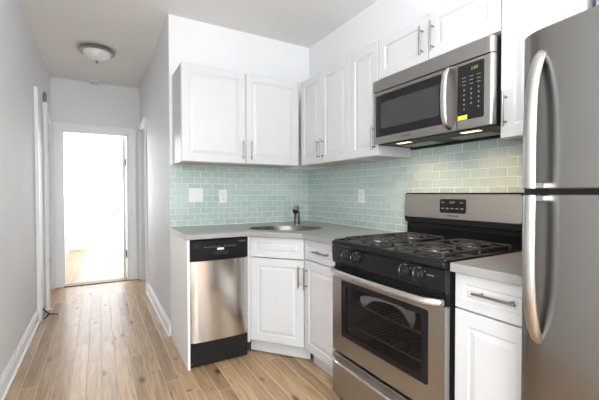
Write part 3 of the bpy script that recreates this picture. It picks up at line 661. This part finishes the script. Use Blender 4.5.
# backguard
b = B(); box(b, 0.003, RWD - 0.003, 0.600, 0.648, 0.886, 1.02, 0.004); plate(b, 0.003, RWD - 0.003, 1.00, 1.188, 0.575, 0.648, 0.022, 0.004)
box(b, 0.03, RWD - 0.03, 0.583, 0.600, 0.972, 0.990, 0.003)
bgd = P('backguard', b, M['black'], label='black raised back of the range')
obj('steel_panel', plate(B(), 0.012, RWD - 0.012, 1.036, 1.180, 0.568, 0.5745, 0.018, 0.002), M['steel_lamplit'], bgd)
ds = obj('display', plate(B(), 0.288, 0.455, 1.072, 1.152, 0.562, 0.5675, 0.009, 0.001), M['black'], bgd, label='black clock display')
text('digits', '2:47', 0.020, (0.372, 0.5615, 1.132), M['green'], ds)
b = B()
for i, (x, z) in enumerate([(0.312, 1.132), (0.432, 1.132), (0.310, 1.098), (0.341, 1.098), (0.372, 1.098), (0.403, 1.098), (0.434, 1.098)]): box(b, x - 0.009, x + 0.009, 0.5605, 0.5615, z - 0.003, z + 0.003)
obj('button_marks', b, M['print'], ds)
text('logo', 'FRIGIDAIRE', 0.0155, (0.372, 0.5672, 1.055), M['logo'], bgd)
# pale strip lying behind the oven glass, on the rack
b = B(); pts = [(0.10, -0.10), (0.125, 0.0), (0.16, 0.012), (0.24, 0.0), (0.34, 0.0), (0.43, -0.012), (0.50, 0.02)]
bow = [(0.105, 0.518, 0.030, 0.13), (0.13, 0.532, 0.028, 0.13), (0.16, 0.545, 0.018, 0.135), (0.19, 0.553, 0.010, 0.14), (0.25, 0.560, 0.009, 0.15), (0.32, 0.560, 0.009, 0.16), (0.38, 0.548, 0.012, 0.16), (0.42, 0.538, 0.022, 0.15), (0.455, 0.530, 0.036, 0.14), (0.475, 0.528, 0.042, 0.135)]
tube(b, [(x, y, z) for x, z, h, y in bow], [max(0.004, h * 0.35) for _, _, h, _ in bow], 10, [h for _, _, h, _ in bow], up=(0, 0, 1))
o = obj('pale_strip', b, M['bow_strip'], None, True); o.location = (-0.66, RY0, 0.045); o.rotation_euler = (0, 0, RW)
tag(o, 'pale bow-shaped strip lying on the rack behind the oven window', 'wrapping')

# ------------------------------------------------------------------ microwave
MZ0, MZ1 = 1.489, 1.872
t = thing('microwave', 'stainless over-the-range microwave hanging above the gas range', 'microwave', (-0.352, -1.338, 0), RW)
MWW = 0.760; MD = 0.342
obj('body', box(B(), 0.003, MWW - 0.003, 0.030, MD, MZ0 + 0.006, MZ1, 0.002), M['black_matte'], t, label='black side and rear casing')
def curved_front(bm, x0, x1, z0, z1, y0, y1, rr=0.018, left=False):
    """front slab whose right end rounds back"""
    pr = [(x0, y1), (x0, y0)]
    for k in range(7): a = PI / 2 * k / 6; pr.append((x1 - rr + rr * math.sin(a), y0 + rr - rr * math.cos(a)))
    pr.append((x1, y1)); A = [bm.verts.new((x, y, z0)) for x, y in pr]; Bv = [bm.verts.new((x, y, z1)) for x, y in pr]
    bm.faces.new(A); bm.faces.new(Bv[::-1])
    for k in range(len(pr)): bm.faces.new((A[k], A[(k + 1) % len(pr)], Bv[(k + 1) % len(pr)], Bv[k]))
    return bm
obj('vent_strip', curved_front(B(), 0.0, MWW - 0.002, 1.802, MZ1, -0.004, 0.029), M['steel'], t, True, label='plain stainless strip along the top')
# door with window
b = B(); sx = 0.583; wx = (0.020, 0.515); wz = (1.528, 1.780)
prism(b, [(0.0, MZ0), (sx - 0.002, MZ0), (sx - 0.002, 1.797), (0.0, 1.797)], -0.029, 0.0, [rrect(wx[1] - wx[0], wz[1] - wz[0], 0.008, 3, sum(wx) / 2, sum(wz) / 2)])
for v in b.verts: v.co = Vector((v.co.x, -v.co.z, v.co.y))
dr = obj('door', b, M['steel'], t, label='stainless door frame')
obj('window_glass', plate(B(), wx[0] + 0.0006, wx[1] - 0.0006, wz[0] + 0.0006, wz[1] - 0.0006, 0.0015, 0.02, 0.007, 0.001), M['mw_glass'], dr, label='black glass')
obj('mesh_screen', plate(B(), wx[0] + 0.045, wx[1] - 0.035, wz[0] + 0.048, wz[1] - 0.048, 0.0008, 0.0014, 0.004), M['mw_screen'], dr, label='dark grey mesh window')
text('logo', 'FRIGIDAIRE', 0.0125, (0.265, -0.0006, 1.509), M['logo'], dr)
hp = [(0.545, 0.0, 1.792), (0.545, -0.024, 1.784), (0.545, -0.042, 1.755), (0.545, -0.050, 1.70), (0.545, -0.052, 1.645), (0.545, -0.050, 1.59), (0.545, -0.042, 1.535), (0.545, -0.024, 1.508), (0.545, 0.0, 1.500)]
obj('handle', tube(B(), hp, 0.0155, 14, 0.0075, up=(0, -1, 0.001)), M['steel_light'], dr, True, label='curved stainless handle')
cp = obj('control_panel', curved_front(B(), sx + 0.001, MWW - 0.002, MZ0, 1.797, 0.0, 0.029), M['steel'], t, True)
kp = obj('keypad', plate(B(), sx + 0.004, 0.718, 1.527, 1.784, -0.0015, -0.0001, 0.008, 0.0005), M['mw_glass'], cp, label='black glass keypad')
text('digits', '2:00', 0.020, (0.672, -0.0018, 1.757), M['green'], kp)
b = B()
for r in range(3):
    for c in range(3): box(b, 0.612 + c * 0.036, 0.630 + c * 0.036, -0.0021, -0.0016, 1.722 - r * 0.017, 1.7245 - r * 0.017)
for r in range(5):
    for c in range(3):
        if r == 4 and c == 1: continue
        box(b, 0.618 + c * 0.036, 0.624 + c * 0.036, -0.0021, -0.0016, 1.662 - r * 0.022, 1.669 - r * 0.022)
obj('key_marks', b, M['print'], kp)
obj('sticker', box(B(), 0.589, 0.637, -0.0022, -0.0016, 1.529, 1.550), M['yellow'], kp, label='small yellow sticker')
# underside: recessed hood with two lamps and filters
b = B(); box(b, 0.01, MWW - 0.01, 0.035, MD - 0.002, MZ0 - 0.004, MZ0 + 0.0055); box(b, 0.02, MWW - 0.02, 0.30, MD - 0.002, MZ0 - 0.016, MZ0 - 0.0042)
obj('underside', b, M['black_matte'], t)
for x in (0.20, 0.52): obj('grease_filter', box(B(), x - 0.13 if x < 0.3 else x - 0.1, x + 0.10 if x < 0.3 else x + 0.13, 0.16, 0.28, MZ0 - 0.007, MZ0 - 0.0042), M['filter'], t)
LAMPS = ((0.165, 0.090), (0.595, 0.090))
for x, y in LAMPS:
    obj('lamp_lens', plate(B(), x - 0.05, x + 0.05, -0.02, 0.02, 0, 0.002, 0.006), M['lens'], t, loc=(0, y, MZ0 - 0.0045)).rotation_euler = (PI / 2, 0, 0)
    w = Vector((-0.352 + y, -1.338 - x, MZ0 - 0.011))
    area('hood_lamp', w, (0.30, 0, -1), 0.05, 0.10, 0.85, WARM, math.radians(125))

# ------------------------------------------------------------------ refrigerator
FY0, FW, FZ = -2.421, 0.715, 1.646
t = thing('refrigerator', 'tall stainless top-freezer refrigerator at the right edge', 'refrigerator', (-0.755, FY0, 0), RW)
obj('body', box(B(), 0.004, FW - 0.004, 0.062, 0.72, 0.03, FZ - 0.012, 0.004), M['dark_metal'], t, label='dark grey side casing')
def bow_door(z0, z1):
    """door with a softly curved front and rounded upright edges"""
    b = B(); N = 40; pr = []
    for i in range(N + 1):
        s = 2 * i / N - 1; x = FW / 2 + FW / 2 * math.copysign(abs(s) ** 0.9, s); y = -0.026 * (1 - abs(s) ** 2.2); e = 1 - abs(s)
        if e < 0.20: y += 0.018 * (1 - e / 0.20) ** 2
        pr.append((x, y))
    pr = [(0.0, 0.055)] + [(0.0, 0.022)] + pr[1:-1] + [(FW, 0.022)] + [(FW, 0.055)]
    prism(b, pr, z0, z1); return b
fz = obj('freezer_door', bow_door(1.196, FZ), M['steel_fridge'], t, True)
fd = obj('fridge_door', bow_door(0.075, 1.183), M['steel_fridge'], t, True)
for o in (fz, fd): m_ = o.modifiers.new('b', 'BEVEL'); m_.width = 0.005; m_.segments = 2; m_.limit_method = 'ANGLE'
obj('gasket', box(B(), 0.01, FW - 0.01, 0.012, 0.060, 1.1832, 1.1958), M['black_matte'], t)
obj('kick_grille', box(B(), 0.01, FW - 0.01, 0.03, 0.061, 0.012, 0.070, 0.003), M['black_matte'], t)
for x in (0.06, FW - 0.06):
    for y in (0.12, 0.66): obj('foot', lathe(B(), [(0, 0.001), (0.02, 0.001), (0.02, 0.03), (0, 0.03)], 12, (x, y, 0)), M['black_matte'], t, True)
def fhandle(zs, par, flip=False):
    """broad flattened strap: stands off the door, ends curve into it"""
    pts = [(0.060, y * 0.86, z) for z, y in zs]
    o = obj('handle', tube(B(), pts, [0.011, 0.0155] + [0.0165] * (len(pts) - 3) + [0.0165], 14, [0.007] + [0.010] * (len(pts) - 1), up=(0, -1, 0.0001)), M['steel_pull'], par, True, label='long curved stainless handle')
    return o
fhandle([(1.588, 0.004), (1.570, -0.014), (1.542, -0.034), (1.50, -0.052), (1.46, -0.063), (1.40, -0.069), (1.33, -0.072), (1.26, -0.072), (1.2, -0.070)], fz)
fhandle([(0.755, 0.004), (0.775, -0.014), (0.805, -0.034), (0.85, -0.052), (0.90, -0.063), (0.96, -0.069), (1.03, -0.072), (1.11, -0.072), (1.180, -0.070)], fd)
for z, p_ in ((1.206, fz), (1.172, fd)): obj('handle_post', box(B(), 0.048, 0.072, -0.054, -0.004, z - 0.008, z + 0.008, 0.002), M['steel_pull'], p_)
# blue-grey box on top of the refrigerator, against the wall
t = thing('storage_box', 'blue-grey box on top of the refrigerator by the white wall cabinet', 'box', (-0.296, -2.432, FZ - 0.010), 0)
obj('container', box(B(), 0, 0.24, -0.30, 0, 0.0, 0.30, 0.006), M['bluegrey'], t); obj('lid', box(B(), -0.008, 0.248, -0.308, 0.008, 0.301, 0.335, 0.006), M['bluegrey'], t)

# ------------------------------------------------------------------ switches and outlets
def cover(name, label, cat, loc, rz, w, h, kind, group=None):
    t = thing(name, label, cat, loc, rz, group)
    p = obj('cover_plate', plate(B(), -w / 2, w / 2, -h / 2, h / 2, -0.006, 0, 0.006, 0.002), M['plastic'], t)
    if kind == 'switch':
        for x in (-0.023, 0.023): obj('rocker', plate(B(), x - 0.0165, x + 0.0165, -0.033, 0.033, -0.0095, -0.0061, 0.002, 0.001), M['plastic'], t)
    else:
        for z in (-0.020, 0.020):
            q = obj('receptacle', plate(B(), -0.016, 0.016, z - 0.014, z + 0.014, -0.008, -0.0061, 0.010, 0.0005), M['plastic'], t)
            b = B(); box(b, -0.0075, -0.0055, -0.0085, -0.0079, z - 0.004, z + 0.005); box(b, 0.0055, 0.0075, -0.0085, -0.0079, z - 0.003, z + 0.004); box(b, -0.0025, 0.0025, -0.0085, -0.0079, z - 0.011, z - 0.007)
            obj('slots', b, M['slot'], q)
    return t
cover('light_switch', 'white double light switch on the tiles, left of the outlet', 'light switch', (-1.128, -0.0085, 1.173), 0, 0.120, 0.120, 'switch')
cover('wall_outlet', 'white outlet on the back wall tiles beside the light switch', 'outlet', (-0.893, -0.0085, 1.160), 0, 0.070, 0.114, 'outlet')
cover('wall_outlet', 'white outlet on the side wall tiles left of the range', 'outlet', (-0.0085, -0.818, 1.165), RW, 0.070, 0.114, 'outlet')
cover('wall_outlet', 'white outlet low on the bright far room wall', 'outlet', (-2.27, BY1 - 0.0005, 0.40), 0, 0.070, 0.114, 'outlet')

# ------------------------------------------------------------------ ceiling light, smoke detector
t = thing('ceiling_light', 'round flush ceiling light with nickel rim and frosted glass in the hall', 'ceiling light', (-1.838, 1.07, H), 0)
obj('rim', lathe(B(), [(0, -0.001), (0.135, -0.001), (0.150, -0.010), (0.160, -0.026), (0.163, -0.036), (0.158, -0.042), (0.142, -0.046), (0.130, -0.042), (0.130, -0.03), (0, -0.03)], 40), M['nickel'], t, True)
obj('glass_shade', lathe(B(), [(0, -0.031), (0.128, -0.040), (0.128, -0.050), (0.118, -0.074), (0.095, -0.098), (0.06, -0.114), (0.02, -0.121), (0, -0.122)], 40), M['frost'], t, True)
obj('finial', lathe(B(), [(0, -0.1222), (0.016, -0.1222), (0.017, -0.128), (0.008, -0.134), (0.009, -0.140), (0.004, -0.150), (0, -0.152)], 16), M['nickel'], t, True)
t = thing('ceiling_light', 'added round ceiling fixture for fill light, unseen behind the camera', 'ceiling light', (-1.75, -3.3, H), 0)  # fixture added out of view to house the fill lamp
obj('rim', lathe(B(), [(0, -0.001), (0.15, -0.001), (0.163, -0.036), (0.150, -0.046), (0.150, -0.110), (0.142, -0.110), (0.142, -0.04), (0, -0.04)], 40), M['nickel'], t, True)
t = thing('smoke_detector', 'small round white smoke detector on the hall ceiling near the doorway', 'smoke detector', (-1.866, 2.20, H), 0)
obj('housing', lathe(B(), [(0, -0.001), (0.066, -0.001), (0.066, -0.012), (0.060, -0.030), (0.045, -0.038), (0, -0.040)], 28), M['plastic'], t, True)
b = B()
for a in range(8): c, s = math.cos(a * PI / 4), math.sin(a * PI / 4); tube(b, [(0.030 * c, 0.030 * s, -0.0395), (0.044 * c, 0.044 * s, -0.0385)], 0.003, 5)
obj('vent_slots', b, M['slot'], t)

# ------------------------------------------------------------------ pipe with air valve, fitting on the floor
t = thing('riser_pipe', 'thin white vertical pipe topped by a small metal air valve, left hall wall', 'pipe', (-2.300, 1.37, 0), 0)
obj('pipe', lathe(B(), [(0, 0.001), (0.032, 0.001), (0.032, 0.008), (0.021, 0.010), (0.021, 2.06), (0.027, 2.062), (0.027, 2.105), (0.020, 2.112), (0, 2.112)], 16), M['trim'], t, True)
obj('air_valve', lathe(B(), [(0, 2.1125), (0.010, 2.1125), (0.010, 2.124), (0.019, 2.126), (0.019, 2.185), (0.014, 2.205), (0.006, 2.222), (0, 2.226)], 16), M['valve'], t, True, label='bullet-shaped metal valve')
b = B(); o3 = Vector((0, 0, 0.03))
for e, r0, r1 in (((-0.045, -0.04, 0.10), 0.006, 0.004), ((0.060, 0.024, 0.012), 0.008, 0.006), ((-0.03, -0.055, 0.007), 0.008, 0.006)):
    tube(b, [o3, o3.lerp(Vector(e), 0.5), Vector(e)], [r0, r0, r1], 8)
bmesh.ops.create_icosphere(b, subdivisions=2, radius=0.014, matrix=Matrix.Translation(o3))
for e in ((0.060, 0.024, 0.012), (-0.03, -0.055, 0.0085)): bmesh.ops.create_icosphere(b, subdivisions=2, radius=0.0085, matrix=Matrix.Translation(e))
o = obj('metal_fitting', b, M['dark_metal'], None, True); o.location = (-2.262, 1.10, 0.001); tag(o, 'small three-pronged dark metal fitting on the floor at the left baseboard', 'fitting')
